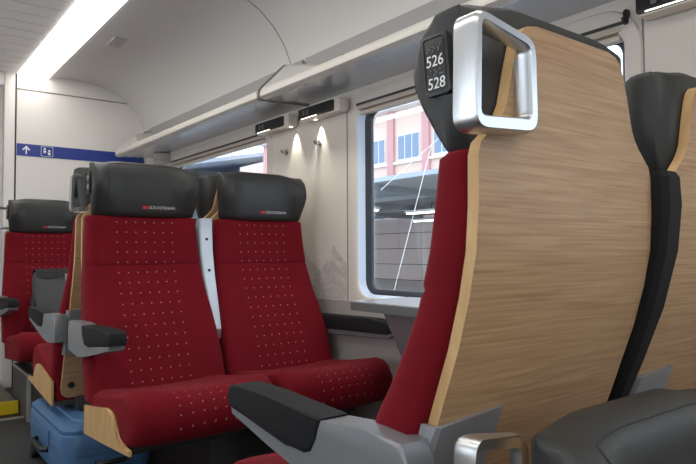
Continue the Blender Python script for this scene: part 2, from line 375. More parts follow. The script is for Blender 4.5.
# ------------------------------------------------------------------ luggage rack
XR = 1.44
def zr(r): return CAMZ + r
def rack(y0, y1, label):
    t = thing('luggage_rack', label, 'luggage rack', (XW, (y0+y1)/2, zr(0.735)), 0, 'overhead luggage racks')
    def put(o): return rel(o, t)
    put(prism('shelf', [(XW, zr(0.735)), (XR+0.02, zr(0.723)), (XR+0.02, zr(0.733)), (XW, zr(0.755))], 'y', y0, y1, 'rack_under', t))
    put(prism('front_rail', [(XR+0.03, zr(0.722)), (XR+0.004, zr(0.7225)), (XR-0.006, zr(0.732)), (XR-0.006, zr(0.752)), (XR+0.002, zr(0.768)), (XR+0.012, zr(0.772)), (XR+0.03, zr(0.766))], 'y', y0, y1, 'rack', t))
    put(box('back_panel', XW-0.03, XW-0.004, y0, y1, zr(0.756), zr(0.962), 'rack_back', t))
    k = y0+0.35
    while k < y1:
        put(box('rail_joint', XR+0.006, XR+0.02, k, k+0.004, zr(0.765), zr(0.7745), 'gap_dark', t)); k += 0.75
    # sloping end cap where the section stops
    V = [(XR-0.004, y1, zr(0.735)), (XR+0.004, y1, zr(0.772)), (1.575, y1, zr(0.905)), (1.70, y1, zr(0.925)), (1.70, y1, zr(0.745)),
         (XR+0.012, y1-0.44, zr(0.7725)), (1.70, y1-0.44, zr(0.775)), (1.70, y1-0.05, zr(0.93))]
    put(pyd('end_cap', V, [(0, 1, 2, 3, 4), (1, 5, 2), (5, 7, 2), (5, 6, 7), (2, 7, 3), (0, 4, 6, 5), (0, 5, 1), (3, 7, 6), (3, 6, 4)], 'rack_cap', t, 20))
    return t
rack(YN+0.01, 2.535, 'cream edged luggage rack section above the table window')
rack(2.56, 4.70, 'cream edged luggage rack section ending at the end wall')
jt = tag(prism('rack_joint', [(XR-0.012, zr(0.725)), (XR+0.0, zr(0.716)), (XW-0.003, zr(0.728)), (1.69, zr(0.928)), (1.572, zr(0.910)), (XR-0.004, zr(0.776)), (XR-0.012, zr(0.758))], 'y', 2.5395, 2.5555, 'seam_grey'), 'dark rubber joint between the two luggage rack sections', 'joint')
eb = tag(box('rack_bracket', 1.63, XW-0.002, 4.34, 4.45, zr(0.66), zr(0.729), 'rack', None, 0.012), 'pale bracket under the far end of the luggage rack', 'bracket')
# reading lamps under the rack
def reading_lamp(y0, y1, ysp, label):
    t = thing('reading_lamp', label, 'lamp', (1.675, (y0+y1)/2, zr(0.64)), 0, 'reading lamps under the luggage rack')
    ring = rrect(y0-0.045, y1, zr(0.640), zr(0.700), 0.014)
    o = prism('housing', [(a, b) for a, b in ring], 'x', 1.656, XW-0.012, 'cream', t, 0.006); rel(o, t)
    o = prism('front_panel', rrect(y0, y1-0.004, zr(0.645), zr(0.697), 0.008), 'x', 1.650, 1.658, 'plate_black', t); rel(o, t)
    for k in range(2):
        o = box('switch', 1.6485, 1.651, y1-0.06-0.03*k, y1-0.045-0.03*k, zr(0.662), zr(0.686), 'seam_grey', t, 0.001); rel(o, t)
    o = box('trim_light', 1.6475, 1.6505, y0+0.13, y1-0.03, zr(0.6455), zr(0.649), 'lamp_led', t); rel(o, t)
    o = disc('lens', (1.685, ysp), 'z', 0.009, (zr(0.6375), zr(0.6405)), 'lamp_led', t); rel(o, t)
    ld = bpy.data.lights.new('reading_spot', 'SPOT'); ld.energy = 3.6; ld.color = (1.0, 0.95, 0.84); ld.spot_size = math.radians(58); ld.spot_blend = 0.8; ld.shadow_soft_size = 0.006
    lo = bpy.data.objects.new('reading_spot', ld); C.objects.link(lo); lo.parent = t
    lo.location = Vector((1.698, ysp, zr(0.634)))-Vector(t.location); lo.rotation_euler = (0, math.radians(-9), 0)
reading_lamp(2.25, 2.54, 2.44, 'dark reading lamp panel under the rack beside the table window')
reading_lamp(2.68, 2.97, 2.66, 'dark reading lamp panel under the rack over the window seat back')
reading_lamp(0.56, 0.85, 0.62, 'dark reading lamp panel under the rack above the 526 seat pair')
def coat_hook(y, z, label):
    t = thing('coat_hook', label, 'hook', (XW, y, z), 0, 'coat hooks on the window pillar')
    o = disc('plate', (y, z), 'x', 0.018, (XW-0.005, XW), 'chrome', t); rel(o, t)
    o = tube('hook', [(XW-0.004, y, z), (XW-0.018, y, z-0.002), (XW-0.026, y, z+0.003), (XW-0.028, y, z+0.012)], 0.009, 'chrome', t); rel(o, t)
coat_hook(2.756, zr(0.526), 'small chrome coat hook nearer the window seat headrest')
coat_hook(2.454, zr(0.530), 'small chrome coat hook nearer the table window')
bk = thing('coat_hook', 'black coat hook at the upper corner of the table window', 'hook', (XW, 0.905, zr(0.62)))
o = prism('plate', rrect(0.898, 0.914, zr(0.650), zr(0.695), 0.007), 'x', XW-0.012, XW, 'plate_black', bk, 0.002); rel(o, bk)
o = tube('hook', [(XW-0.01, 0.906, zr(0.660)), (XW-0.024, 0.906, zr(0.656)), (XW-0.028, 0.906, zr(0.668))], 0.005, 'plate_black', bk); rel(o, bk)

# ================================================================== SEATS
SH_Y = [(0.30, 0.215), (0.40, 0.185), (0.50, 0.148), (0.60, 0.108), (0.67, 0.080), (0.72, 0.062), (0.79, 0.036), (0.86, 0.016), (0.92, 0.004), (0.98, 0.0), (1.30, 0.0)]
SH_W = [(0.31, 0.196), (0.314, 0.210), (0.324, 0.221), (0.345, 0.226), (0.90, 0.224), (1.045, 0.222), (1.062, 0.216), (1.076, 0.200), (1.09, 0.184), (1.104, 0.172), (1.12, 0.163), (1.17, 0.150), (1.205, 0.139), (1.222, 0.130), (1.233, 0.117), (1.238, 0.095)]
BK_Y = [(0.40, 0.300), (0.50, 0.266), (0.60, 0.228), (0.69, 0.187), (0.72, 0.170), (0.79, 0.137), (0.84, 0.118), (0.92, 0.100), (1.00, 0.091), (1.056, 0.086)]
BK_W = [(0.40, 0.260), (0.55, 0.257), (0.65, 0.250), (0.75, 0.240), (0.85, 0.231), (0.95, 0.224), (1.07, 0.217)]
HD_SIDE = [(0.074, 1.057), (0.092, 1.080), (0.120, 1.128), (0.134, 1.158), (0.137, 1.18), (0.130, 1.210), (0.119, 1.232), (0.097, 1.250), (0.064, 1.259), (0.034, 1.259), (0.021, 1.250), (0.020, 1.16), (0.020, 1.057)]
HD_MID  = [(0.082, 1.057), (0.092, 1.080), (0.099, 1.128), (0.102, 1.158), (0.102, 1.18), (0.101, 1.213), (0.098, 1.238), (0.086, 1.260), (0.058, 1.271), (0.034, 1.271), (0.021, 1.262), (0.020, 1.16), (0.020, 1.057)]
HD_G = [(1.057, 0.955), (1.10, 0.972), (1.135, 0.995), (1.17, 1.0), (1.22, 1.0), (1.275, 0.985)]
HW = 0.214
def head_pt(x, i, shrink=1.0):
    a = sstep(0.10, 0.185, abs(x)); p = Vector(HD_MID[i])*(1-a)+Vector(HD_SIDE[i])*a
    c = Vector((0.072, 1.165)); p = Vector((c.x+(p.x-c.x)*shrink, c.y+(p.y-c.y)*(1-(1-shrink)*0.22)))
    if i >= 8:   # the rear corners are rounded off
        q = max(0.0, (abs(x)-(HW-0.05))/0.05); p.x += (0.036 if i >= 10 else 0.018)*q*q
    return Vector((x*interp(HD_G, p.y), p.x, p.y))
PROTO = {}
def part(key, name, build, parent):
    """meshes shared between seats: built once, later copies reuse the data"""
    if key in PROTO:
        o = bpy.data.objects.new(name, PROTO[key]); C.objects.link(o); o.parent = parent
    else:
        o = build(name, parent); PROTO[key] = o.data
    return o
def b_shell(name, par):
    zs = sorted(set([z for z, _ in SH_W] + [0.44, 0.5, 0.56, 0.62, 0.67, 0.72, 0.76, 0.79, 0.83, 0.86, 0.89, 0.92, 0.95, 0.98, 1.02])); nx = 8; th = 0.018
    V = []; Fc = []; mi = []
    for side in (0, 1):
        for z in zs:
            wv = interp(SH_W, z)
            for k in range(nx+1): V.append((-wv+2*wv*k/nx, interp(SH_Y, z)+(th if side else 0), z))
    row = nx+1; N1 = row*len(zs)
    for side in (0, 1):
        for i in range(len(zs)-1):
            for k in range(nx):
                a = side*N1+i*row+k; Fc.append((a, a+1, a+row+1, a+row)); mi.append(0)
    rim = [k for k in range(nx+1)] + [i*row+nx for i in range(1, len(zs))] + [(len(zs)-1)*row+k for k in range(nx-1, -1, -1)] + [i*row for i in range(len(zs)-2, 0, -1)]
    for i in range(len(rim)):
        a, b = rim[i], rim[(i+1) % len(rim)]; Fc.append((a, b, b+N1, a+N1)); mi.append(1)
    return pyd(name, V, Fc, ['oak', 'oak_edge'], par, 35, mi)
def b_back(name, par):
    zs = [0.40, 0.45, 0.5, 0.55, 0.60, 0.65, 0.69, 0.72, 0.755, 0.79, 0.815, 0.84, 0.858, 0.866, 0.874, 0.892, 0.92, 0.96, 1.0, 1.03, 1.049, 1.057]
    rings = []
    for z in zs:
        wv = interp(BK_W, z); yf = interp(BK_Y, z); yb = interp(SH_Y, z)+0.019
        if z == 0.866: yf -= 0.005
        if z == 1.057: wv -= 0.006; yf -= 0.008
        half = [(1.0, yb+0.012), (1.0, yf-0.032), (0.985, yf-0.016), (0.95, yf-0.004), (0.88, yf+0.001), (0.75, yf-0.003), (0.55, yf-0.010), (0.28, yf-0.012)]
        rg = [(0.0, yb), (0.93, yb)] + half + [(0, yf-0.012)]
        ring = rg + [(-a, b) for a, b in half[::-1]] + [(-0.93, yb)]
        rings.append([(a*wv, b, z) for a, b in ring])
    return loft(name, rings, 'fabric_back', par, smooth=60)
def b_head(name, par):
    xs = [-HW, -HW+0.0008, -HW+0.004, -HW+0.010, -HW+0.019, -0.182, -0.166, -0.15, -0.12, -0.095, -0.05, 0]; xs = xs + [-x for x in xs[-2::-1]]
    sh = [0.62, 0.76, 0.88, 0.955, 1.0]
    return loft(name, [[head_pt(x, i, sh[min(k, len(xs)-1-k)] if min(k, len(xs)-1-k) < 5 else 1.0) for i in range(len(HD_MID))] for k, x in enumerate(xs)], 'leather', par, smooth=75)
def b_headseam(name, par):
    pts = [head_pt(-HW+0.010, i, 0.957) for i in range(0, 11)]
    P = [p+Vector((-0.0004, 0, 0)) for p in pts]
    return tube(name, P, 0.0014, 'seam', par, 6)
def b_headseam2(name, par):
    return tube(name, [Vector((-p.x, p.y, p.z)) for p in [head_pt(-HW+0.010, i, 0.957) for i in range(0, 11)]], 0.0014, 'seam', par, 6)
def b_frontseam(name, par):
    up = [0, 1, 2, 3, 4, 5, 6, 7]
    P = [head_pt(-0.155, i) for i in up] + [head_pt(x, 7) for x in (-0.13, -0.095, -0.05, 0, 0.05, 0.095, 0.13)] + [head_pt(0.155, i) for i in up[::-1]]
    return tube(name, [p+Vector((0, 0.0002, 0.0002)) for p in P], 0.0010, 'seam', par, 6)
CU = [(0.22, 0.300), (0.215, 0.38), (0.225, 0.415), (0.26, 0.428), (0.34, 0.437), (0.45, 0.452), (0.56, 0.472), (0.63, 0.482), (0.675, 0.478), (0.705, 0.460), (0.722, 0.430), (0.724, 0.395), (0.712, 0.358), (0.690, 0.336), (0.45, 0.318)]
def b_cush(name, par):
    hw = 0.250; xs = [-hw, -hw+0.003, -hw+0.01, -hw+0.024, -0.19, -0.13, -0.06, 0]; xs = xs+[-x for x in xs[-2::-1]]; sh = [0.84, 0.91, 0.965, 1.0]
    rings = []
    for k, x in enumerate(xs):
        e = min(k, len(xs)-1-k); s = sh[e] if e < 4 else 1.0; rg = []
        for y, z in CU:
            yy = 0.46+(y-0.46)*s - 0.03*(abs(x)/hw)**2*(1 if y > 0.6 else 0)
            zz = 0.385+(z-0.385)*s
            if z > 0.40 and 0.22 < y < 0.71: zz += 0.010*sstep(0.08, 0.2, abs(x))*(1 if e >= 3 else 0.3)
            rg.append((x, yy, zz))
        rings.append(rg)
    return loft(name, rings, 'fabric_seat', par, smooth=60)
def b_pan(name, par):
    return prism(name, [(0.20, 0.284), (0.20, 0.299), (0.45, 0.317), (0.60, 0.328), (0.60, 0.316), (0.45, 0.303)], 'x', -0.25, 0.25, 'dark_metal', par)
def b_wing(sx):
    pts = [(0.215, 0.284), (0.215, 0.383), (0.30, 0.393), (0.40, 0.408), (0.45, 0.417), (0.485, 0.420), (0.510, 0.417), (0.530, 0.409), (0.545, 0.396), (0.556, 0.378), (0.566, 0.360), (0.580, 0.348), (0.600, 0.341), (0.635, 0.339), (0.69, 0.338), (0.69, 0.322), (0.45, 0.303)]
    return lambda name, par: prism(name, pts, 'x', min(sx*0.2505, sx*0.2625), max(sx*0.2505, sx*0.2625), 'oak_edge', par, 0.002, 1)
def arm_body(sx, x0, x1):
    pts = [(0.075, 0.560), (0.070, 0.640), (0.085, 0.668), (0.16, 0.672), (0.28, 0.661), (0.535, 0.662), (0.56, 0.655), (0.568, 0.635), (0.562, 0.612), (0.42, 0.585), (0.28, 0.560), (0.20, 0.548)]
    return lambda name, par: prism(name, pts, 'x', *sorted((sx*x0, sx*x1)), 'armgrey', par, 0.007, 3)
def arm_pad(sx, x0, x1):
    pts = [(0.262, 0.6655), (0.278, 0.632), (0.292, 0.608), (0.312, 0.6005), (0.36, 0.602), (0.556, 0.624), (0.574, 0.630), (0.577, 0.650), (0.570, 0.666), (0.545, 0.672), (0.45, 0.671)]
    return lambda name, par: prism(name, pts, 'x', *sorted((sx*(x0-0.003), sx*(x1+0.003))), 'pad', par, 0.009, 3)
def b_bracket(sx):
    def f(name, par):
        # metal plate wrapping the shell edge at the armrest pivot
        pr = [(0.50, 0.148), (0.56, 0.122), (0.62, 0.098), (0.695, 0.069)]; V = []; Fc = []
        for z, y in pr:
            for x, yy in ((0.100, y-0.006), (0.228, y-0.006), (0.234, y+0.0), (0.234, y+0.05)):
                dz = 0.0 if z < 0.68 else (-0.010 if x > 0.2 else 0.0)
                V.append((sx*x, yy, z+dz))
            for x, yy in ((0.228, y+0.05), (0.228, y+0.004), (0.100, y+0.004)): V.append((sx*x, yy, z+(-0.010 if (z > 0.68 and x > 0.2) else 0)))
        n = 7
        for i in range(len(pr)-1):
            for j in range(n): k = (j+1) % n; Fc.append((i*n+j, i*n+k, (i+1)*n+k, (i+1)*n+j))
        Fc.append(tuple(range(n))); Fc.append(tuple(3*n+j for j in range(n)))
        return pyd(name, V, Fc, 'alu_matt', par, 25)
    return f
mat('alu_matt', (0.31, 0.32, 0.34), 0.36, metal=0.35, var=0.04)
def b_handle(sx):
    def f(name, par):
        # a chunky brushed loop that grips the corner of the headrest, open in the middle
        out = rpoly([(0.262, 1.068), (0.258, 1.222), (0.136, 1.203), (0.134, 1.076)], 0.024)
        inn = rpoly([(0.249, 1.088), (0.245, 1.206), (0.152, 1.189), (0.150, 1.095)], 0.010)
        stages = [(out, 0.003, 0.003), (out, 0.007, 0.0), (out, -0.024, 0.0), (out, -0.030, 0.004), (inn, -0.030, -0.003), (inn, -0.026, 0.0), (inn, 0.002, 0.0), (inn, 0.003, -0.003)]
        rings = []
        for loop, y, d in stages:
            c = Vector((0.198, 1.146)); rg = []
            for p in loop:
                q = Vector(p); v = (c-q); q = q+v.normalized()*d
                t = max(0.0, min(1.0, (p[0]-0.134)/0.126))             # the outer bar is deeper than the one against the shell
                yy = y if y < 0 else y*(0.15+0.85*t)-0.013*(1-t)
                rg.append((sx*q.x, yy, q.y))
            rings.append(rg)
        rings.append(rings[0])
        return loft(name, rings, 'alu', par, caps=False, smooth=40)
    return f
def seat(label, loc, rz, sx, kind, plate=None, handle=True, fold=False, handle_dz=0.0, podium=False):
    """sx: sign of the local x side that faces the aisle"""
    t = thing('train_seat', label, 'seat', loc, rz, 'red train seats')
    part('shell', 'back_shell', b_shell, t)
    part('back', 'backrest', b_back, t)
    h = part('head', 'headrest', b_head, t)
    part('hs1', 'seam', b_headseam, h); part('hs2', 'seam', b_headseam2, h); part('hs3', 'seam', b_frontseam, h)
    def logo_text(name, par):
        z = 1.092; y = 0.0950
        return text_mesh(name, 'SÜDOSTBAHN', 0.0165, Matrix.Translation((-0.010, y, z)) @ Matrix(((-1, 0, 0, 0), (0, 0.145, 0.989, 0), (0, 0.989, -0.145, 0), (0, 0, 0, 1))), 'logo_print', par, 'LEFT')
    def logo_mark(name, par):
        M = Matrix.Translation((0.004, 0.0950, 1.092)) @ Matrix(((-1, 0, 0, 0), (0, 0.145, 0.989, 0), (0, 0.989, -0.145, 0), (0, 0, 0, 1)))
        V = []; Fc = []
        for ox, s in ((-0.006, 1), (0.006, -1)):
            b = len(V)
            for x, y in ((-0.005*s, -0.0055), (0.004*s, -0.0055), (0.0055*s, 0), (0.004*s, 0.0055), (-0.005*s, 0.0055), (-0.002*s, 0)): V.append(M @ Vector((ox+x, y, 0.0)))
            for x, y in ((-0.005*s, -0.0055), (0.004*s, -0.0055), (0.0055*s, 0), (0.004*s, 0.0055), (-0.005*s, 0.0055), (-0.002*s, 0)): V.append(M @ Vector((ox+x, y, 0.0007)))
            Fc += [tuple(b+i for i in range(6)), tuple(b+6+i for i in range(6))] + [(b+i, b+(i+1) % 6, b+6+(i+1) % 6, b+6+i) for i in range(6)]
        return pyd(name, V, Fc, 'red_print', par, None)
    part('lt', 'logo_lettering', logo_text, h)['label'] = 'pale lettering'
    part('lg', 'logo_mark', logo_mark, h)['label'] = 'red arrow mark'
    part('cush', 'seat_cushion', b_cush, t)
    if not podium:
      p = part('pan', 'seat_pan', b_pan, t)
      part('wingp', 'side_wing', b_wing(1), p); part('wingn', 'side_wing', b_wing(-1), p)
    if not podium: part('frame', 'under_frame', lambda n, q: box(n, -0.20, 0.20, 0.26, 0.50, 0.264, 0.290, 'dark_metal', q, 0.006), t)
    lx = -sx*0.20
    if not podium: part('leg%d' % sx, 'leg', lambda n, q: box(n, lx-0.025, lx+0.025, 0.30, 0.44, 0.012, 0.268, 'dark_metal', q, 0.006), t)
    if not podium: part('foot%d' % sx, 'foot_plate', lambda n, q: box(n, lx-0.04, lx+0.03, 0.27, 0.47, 0.0, 0.014, 'dark_metal', q, 0.003), t)
    part('foot', 'shell_foot', lambda n, q: box(n, -0.17, 0.17, 0.165, 0.24, 0.263, 0.312, 'dark_metal', q, 0.004), t)
    part('bolt%d' % sx, 'shell_cap', lambda n, q: disc(n, (sx*0.19, 0.365), 'y', 0.013, (0.188, 0.196), 'black_plastic', q), t)
    if kind == 'aisle':
        a = part('arm%d' % sx, 'armrest', arm_body(sx, 0.232, 0.284), t); part('armp%d' % sx, 'armrest_pad', arm_pad(sx, 0.232, 0.284), a)
        part('br%d' % sx, 'armrest_bracket', b_bracket(sx), t)
        if handle: part('hd%d' % sx, 'grab_handle', b_handle(sx), t).location.z = handle_dz
        if handle: part('hm%d' % sx, 'handle_mount', lambda n, q: box(n, *sorted((sx*0.138, sx*0.148)), -0.016, 0.001, 1.10, 1.18, 'alu', q, 0.002), t).location.z = handle_dz*0
        # seat number plate on the side of the headrest
        px = sx*(HW-0.008)
        pl = part('pl%d' % sx, 'number_plate', lambda n, q: prism(n, [(y+0.10*(z-1.19), z) for y, z in rrect(0.054, 0.104, 1.137, 1.225, 0.008)], 'x', *sorted((px, sx*(HW+0.005))), 'plate_black', q, 0.002), t)
        part('plr%d' % sx, 'plate_rim', lambda n, q: loft(n, [[(sx*x, y+0.10*(z-1.19), z) for y, z in rrect(0.059+d, 0.099-d, 1.143+d, 1.219-d, 0.004)] for x, d in ((HW+0.004, 0), (HW+0.0062, 0.0006), (HW+0.004, 0.0014))], 'seam', q, caps=False), pl)
        xs = HW+0.0052
        if plate:
            for txt, z, sz, m, bd in ((plate[0], 1.185, 0.0225, 'white_print', 0.0), (plate[1], 1.153, 0.0225, 'white_print', 0.0)):
                y = 0.079+0.10*(z-1.19)
                M = Matrix.Translation((sx*xs, y, z)) @ Matrix(((0, 0, sx, 0), (sx, 0, 0, 0), (0, 1, 0, 0), (0, 0, 0, 1)))
                text_mesh('number', txt, sz, M, m, pl, 'CENTER', 0.0003, bd)['label'] = 'white seat number ' + txt
            for z, pat in ((1.203, ((0, 0), (1, 1), (3, 0), (3, 2), (4, 1), (6, 0), (6, 1), (7, 2))), (1.169, ((0, 0), (1, 1), (1, 2), (3, 0), (3, 2), (4, 1), (6, 0), (7, 0), (6, 2)))):
                bm = bmesh.new()
                for a_, b_ in pat:
                    y = 0.079+0.10*(z-1.19)+sx*(a_-3.5)*0.0036; add_box(bm, *sorted((sx*xs, sx*(xs+0.0009))), y-0.0008, y+0.0008, z+b_*0.0032-0.0008-0.003, z+b_*0.0032+0.0008-0.003)
                from_bm('braille_dots', bm, 'grey_print', pl, None)
        else:
            for z in (1.198, 1.164):
                part('mk%d%d' % (sx, int(z*1000)), 'number_mark', lambda n, q: prism(n, rrect(0.066, 0.090, z-0.008, z+0.008, 0.005), 'x', *sorted((sx*(HW+0.004), sx*(HW+0.0056))), 'grey_print', q), pl)
    if kind == 'window':
        part('br%d' % sx, 'armrest_bracket', b_bracket(sx), t)
        # armrest folded up in the gap towards the aisle seat: grey underside faces forward, black pad to the rear
        xc = sx*fold
        path = [(0.605, 0.108, 0.014), (0.64, 0.094, 0.018), (0.72, 0.060, 0.023), (0.82, 0.022, 0.027), (0.92, -0.004, 0.029), (1.00, -0.012, 0.030), (1.048, -0.010, 0.028), (1.058, -0.004, 0.022)]
        def fbody(n, q): return loft(n, [[(xc+wd, y+0.030, z), (xc+wd, y+0.078, z), (xc+wd*0.8, y+0.084, z), (xc-wd*0.8, y+0.084, z), (xc-wd, y+0.078, z), (xc-wd, y+0.030, z)] for z, y, wd in path], 'foldgrey', q, smooth=35)
        def fpad(n, q): return loft(n, [[(xc+wd+0.002, y+0.036, z), (xc+wd+0.002, y-0.005, z), (xc+wd*0.7, y-0.014, z), (xc-wd*0.7, y-0.014, z), (xc-wd-0.002, y-0.005, z), (xc-wd-0.002, y+0.036, z)] for z, y, wd in path], 'pad', q, smooth=35)
        key = '%d%d' % (sx, int(fold*1000))
        fo = part('fo'+key, 'folded_armrest', fbody, t); fo['label'] = 'folded-up armrest with pale grey underside'
        part('fp'+key, 'armrest_pad', fpad, fo)
        for zz, yy in ((0.84, 0.017), (0.97, -0.009)):
            part('fs%s%d' % (key, int(zz*100)), 'screw_cap', lambda n, q: disc(n, (xc, zz), 'y', 0.006, (yy+0.080, yy+0.0865), 'plate_black', q), fo)
        part('fb'+key, 'armrest_bracket', lambda n, q: box(n, *sorted((xc-0.03, xc+0.012)), 0.08, 0.19, 0.565, 0.61, 'alu_matt', q, 0.004), t)
    return t
PI = math.pi
XA, XB = 0.868, 1.400
Y526 = 0.523
seat('red seat with oak back, chrome handle and number plate 526 528', (0.836, Y526, 0), 0, -1, 'aisle', ('526', '528'))
seat('window-side red seat with oak back beside the seat numbered 526', (1.366, Y526, 0), 0, -1, 'window', fold=0.272)
YB = 2.535
seat('red dotted aisle seat with grab handle facing the seat numbered 526', (XA, YB, 0), PI, 1, 'aisle')
seat('red dotted seat facing the small table, against the window wall', (XB, YB, 0), PI, 1, 'window', fold=0.266)
seat('aisle seat above the blue suitcase, facing the end wall', (XA, YB+0.07, 0), 0, -1, 'aisle', handle=False)
seat('window seat facing the end wall, mostly hidden behind the dotted seats', (XB, YB+0.07, 0), 0, -1, 'window', fold=0.266)
YF = 4.40
for o in C.objects:
    if o.get('category') == 'seat' and o.location.y > 2.0: o.scale.z = 1.010
e = seat('red dotted aisle seat with grey bag on it, near the end wall', (0.885, YF, 0), PI, 1, 'aisle', podium=True)
seat('window seat near the end wall beside the seat with the bag', (1.42, YF, 0), PI, 1, 'window', fold=0.266, podium=True)
seat('lower seat with grey leather headrest behind the seat numbered 526', (0.809, 0.485, LOW), PI, 1, 'aisle', handle_dz=0.035)
# podium below the far seat
pdm = thing('podium', 'dark box podium with grey edge under the seat with the bag', 'podium', (1.15, 4.2, 0))
rel(box('body', 0.70, 1.66, 3.80, 4.24, 0.0, 0.262, 'podium', pdm), pdm)
rel(box('edge_bar', 0.692, 0.712, 3.785, 3.806, 0.0, 0.262, 'podium_edge', pdm, 0.003), pdm)
rel(box('top_rail', 0.692, 0.712, 3.806, 4.24, 0.246, 0.262, 'podium_edge', pdm, 0.003), pdm)
rel(box('bearer', 0.75, 1.62, 3.86, 4.155, 0.262, 0.300, 'dark_metal', pdm, 0.003), pdm)

# ================================================================== TABLE, WALL ARMREST
tb = thing('window_table', 'small grey folding table under the large window', 'table', (1.56, 1.55, 0))
def T(o): return rel(o, tb)
T(prism('table_top', rpoly([(1.408, 1.26), (XW-0.012, 1.26), (XW-0.012, 1.82), (1.408, 1.82)], 0.02), 'z', zr(-0.182), zr(-0.178), 'table', tb))
T(prism('edge_band', rpoly([(1.405, 1.257), (XW-0.011, 1.257), (XW-0.011, 1.823), (1.405, 1.823)], 0.02), 'z', zr(-0.212), zr(-0.182), 'table_edge', tb, 0.003))
T(prism('support', [(1.43, zr(-0.212)), (XW-0.012, zr(-0.212)), (XW-0.012, 0.28), (1.62, 0.28), (1.60, 0.40)], 'y', 1.43, 1.66, 'bin', tb, 0.006))
T(box('support_foot', 1.60, XW-0.012, 1.44, 1.65, 0.0, 0.28, 'bin', tb, 0.004))
wa = thing('wall_armrest', 'black padded armrest on the window wall beside the dotted seat', 'armrest', (XW, 2.1, zr(-0.30)))
def Wp(pts, x0, m, nm, b): return rel(prism(nm, pts, 'x', x0, XW-0.004, m, wa, b, 3), wa)
Wp([(2.40, zr(-0.345)), (1.90, zr(-0.330)), (1.868, zr(-0.322)), (1.866, zr(-0.334)), (1.90, zr(-0.352)), (2.40, zr(-0.372))], 1.660, 'armgrey', 'armrest_base', 0.006)
Wp([(2.41, zr(-0.347)), (1.90, zr(-0.332)), (1.866, zr(-0.322)), (1.872, zr(-0.300)), (1.90, zr(-0.284)), (2.0, zr(-0.277)), (2.41, zr(-0.285))], 1.648, 'pad', 'armrest_pad', 0.010)

# ================================================================== SUITCASE, BAG
su = thing('suitcase', 'light blue suitcase lying under the back-to-back seats', 'suitcase', (0.79, 2.93, 0))
def S(o): return rel(o, su)
sx0, sx1, sy0, sy1 = 0.605, 0.965, 2.60, 3.28
def rr(d, z, r=0.07): return [(x, y, z) for x, y in rrect(sx0+d, sx1-d, sy0+d, sy1-d, r)]
S(loft('body', [rr(0.03, 0.020), rr(0.008, 0.026), rr(0.0, 0.045), rr(0.0, 0.118), rr(0.0, 0.120)], 'suitcase', su))
S(loft('zip_band', [rr(0.004, 0.119), rr(-0.004, 0.122), rr(-0.004, 0.150), rr(0.004, 0.153)], 'suit_trim', su))
S(loft('lid', [rr(0.0, 0.152), rr(0.0, 0.200), rr(0.004, 0.205), rr(0.002, 0.210), rr(0.002, 0.222), rr(0.018, 0.236), rr(0.05, 0.243)], 'suitcase', su))
S(loft('pocket', [rr(0.055, 0.242, 0.05), rr(0.058, 0.252, 0.05), rr(0.075, 0.258, 0.05)], 'suitcase', su))
S(tube('carry_handle', [(sx0-0.002, 2.86, 0.10), (sx0-0.024, 2.875, 0.10), (sx0-0.026, 2.93, 0.10), (sx0-0.026, 2.99, 0.10), (sx0-0.024, 3.045, 0.10), (sx0-0.002, 3.06, 0.10)], 0.012, 'black_plastic', su))
S(tube('end_handle', [(0.73, sy0, 0.085), (0.735, sy0-0.018, 0.085), (0.785, sy0-0.02, 0.085), (0.835, sy0-0.018, 0.085), (0.84, sy0, 0.085)], 0.010, 'black_plastic', su))
S(box('zip_pull', sx0-0.010, sx0-0.003, 2.82, 2.832, 0.125, 0.185, 'suit_trim', su, 0.002))
for y in (2.78, 3.12):
    o = S(prism('wheel', [(y+0.028*math.cos(a*math.pi/8), 0.030+0.028*math.sin(a*math.pi/8)) for a in range(16)], 'x', sx0-0.016, sx0+0.012, 'black_plastic', su, 0.004))
for y in (2.72, 3.16):
    S(box('corner_guard', sx0-0.006, sx0+0.02, y-0.03, y+0.03, 0.012, 0.03, 'black_plastic', su, 0.003))
bgx = thing('shoulder_bag', 'grey fabric shoulder bag leaning on the far red seat', 'bag', (0.925, 4.02, 0.458))
# built around its base, leaning back against the seat
def B(o): return o
BH = 0.37
pr_ = [(-0.145, 0.0), (0.145, 0.0), (0.155, 0.06), (0.150, BH-0.03), (0.140, BH), (-0.140, BH), (-0.150, BH-0.03), (-0.155, 0.06)]
def bagring(y, s): return [(x*s, y, BH/2+(z-BH/2)*s) for x, z in rpoly(pr_, 0.02, 3)]
loft('bag_body', [bagring(-0.045, 0.86), bagring(-0.040, 0.95), bagring(-0.02, 1.0), bagring(0.02, 1.0), bagring(0.04, 0.95), bagring(0.045, 0.86)], 'bag', bgx)
loft('flap', [[(x*1.02, y, z) for x in (-0.142, 0.142) for y, z in ()] or [(xx, -0.050-0.004*math.sin(k*0.9), zz) for xx, zz in ((-0.14+0.28*k/8, BH-0.045-0.012*math.sin(k*0.8)) for k in range(9))],
              [(-0.142+0.284*k/8, -0.047, BH-0.005) for k in range(9)], [(-0.142+0.284*k/8, -0.02, BH+0.012) for k in range(9)], [(-0.142+0.284*k/8, 0.03, BH+0.012) for k in range(9)], [(-0.142+0.284*k/8, 0.047, BH-0.01) for k in range(9)]], 'bag_dark', bgx, caps=False, closed=False)
box('tag', -0.012+0.03, 0.012+0.03, -0.056, -0.050, BH-0.085, BH-0.03, 'podium_edge', bgx, 0.002)
tube('strap', [(-0.15, 0.0, 0.22), (-0.165, -0.03, 0.17), (-0.172, -0.045, 0.09), (-0.16, -0.05, 0.03), (-0.12, -0.055, 0.012)], 0.010, 'bag_dark', bgx)
bgx.rotation_euler = (math.radians(-16), 0, 0)

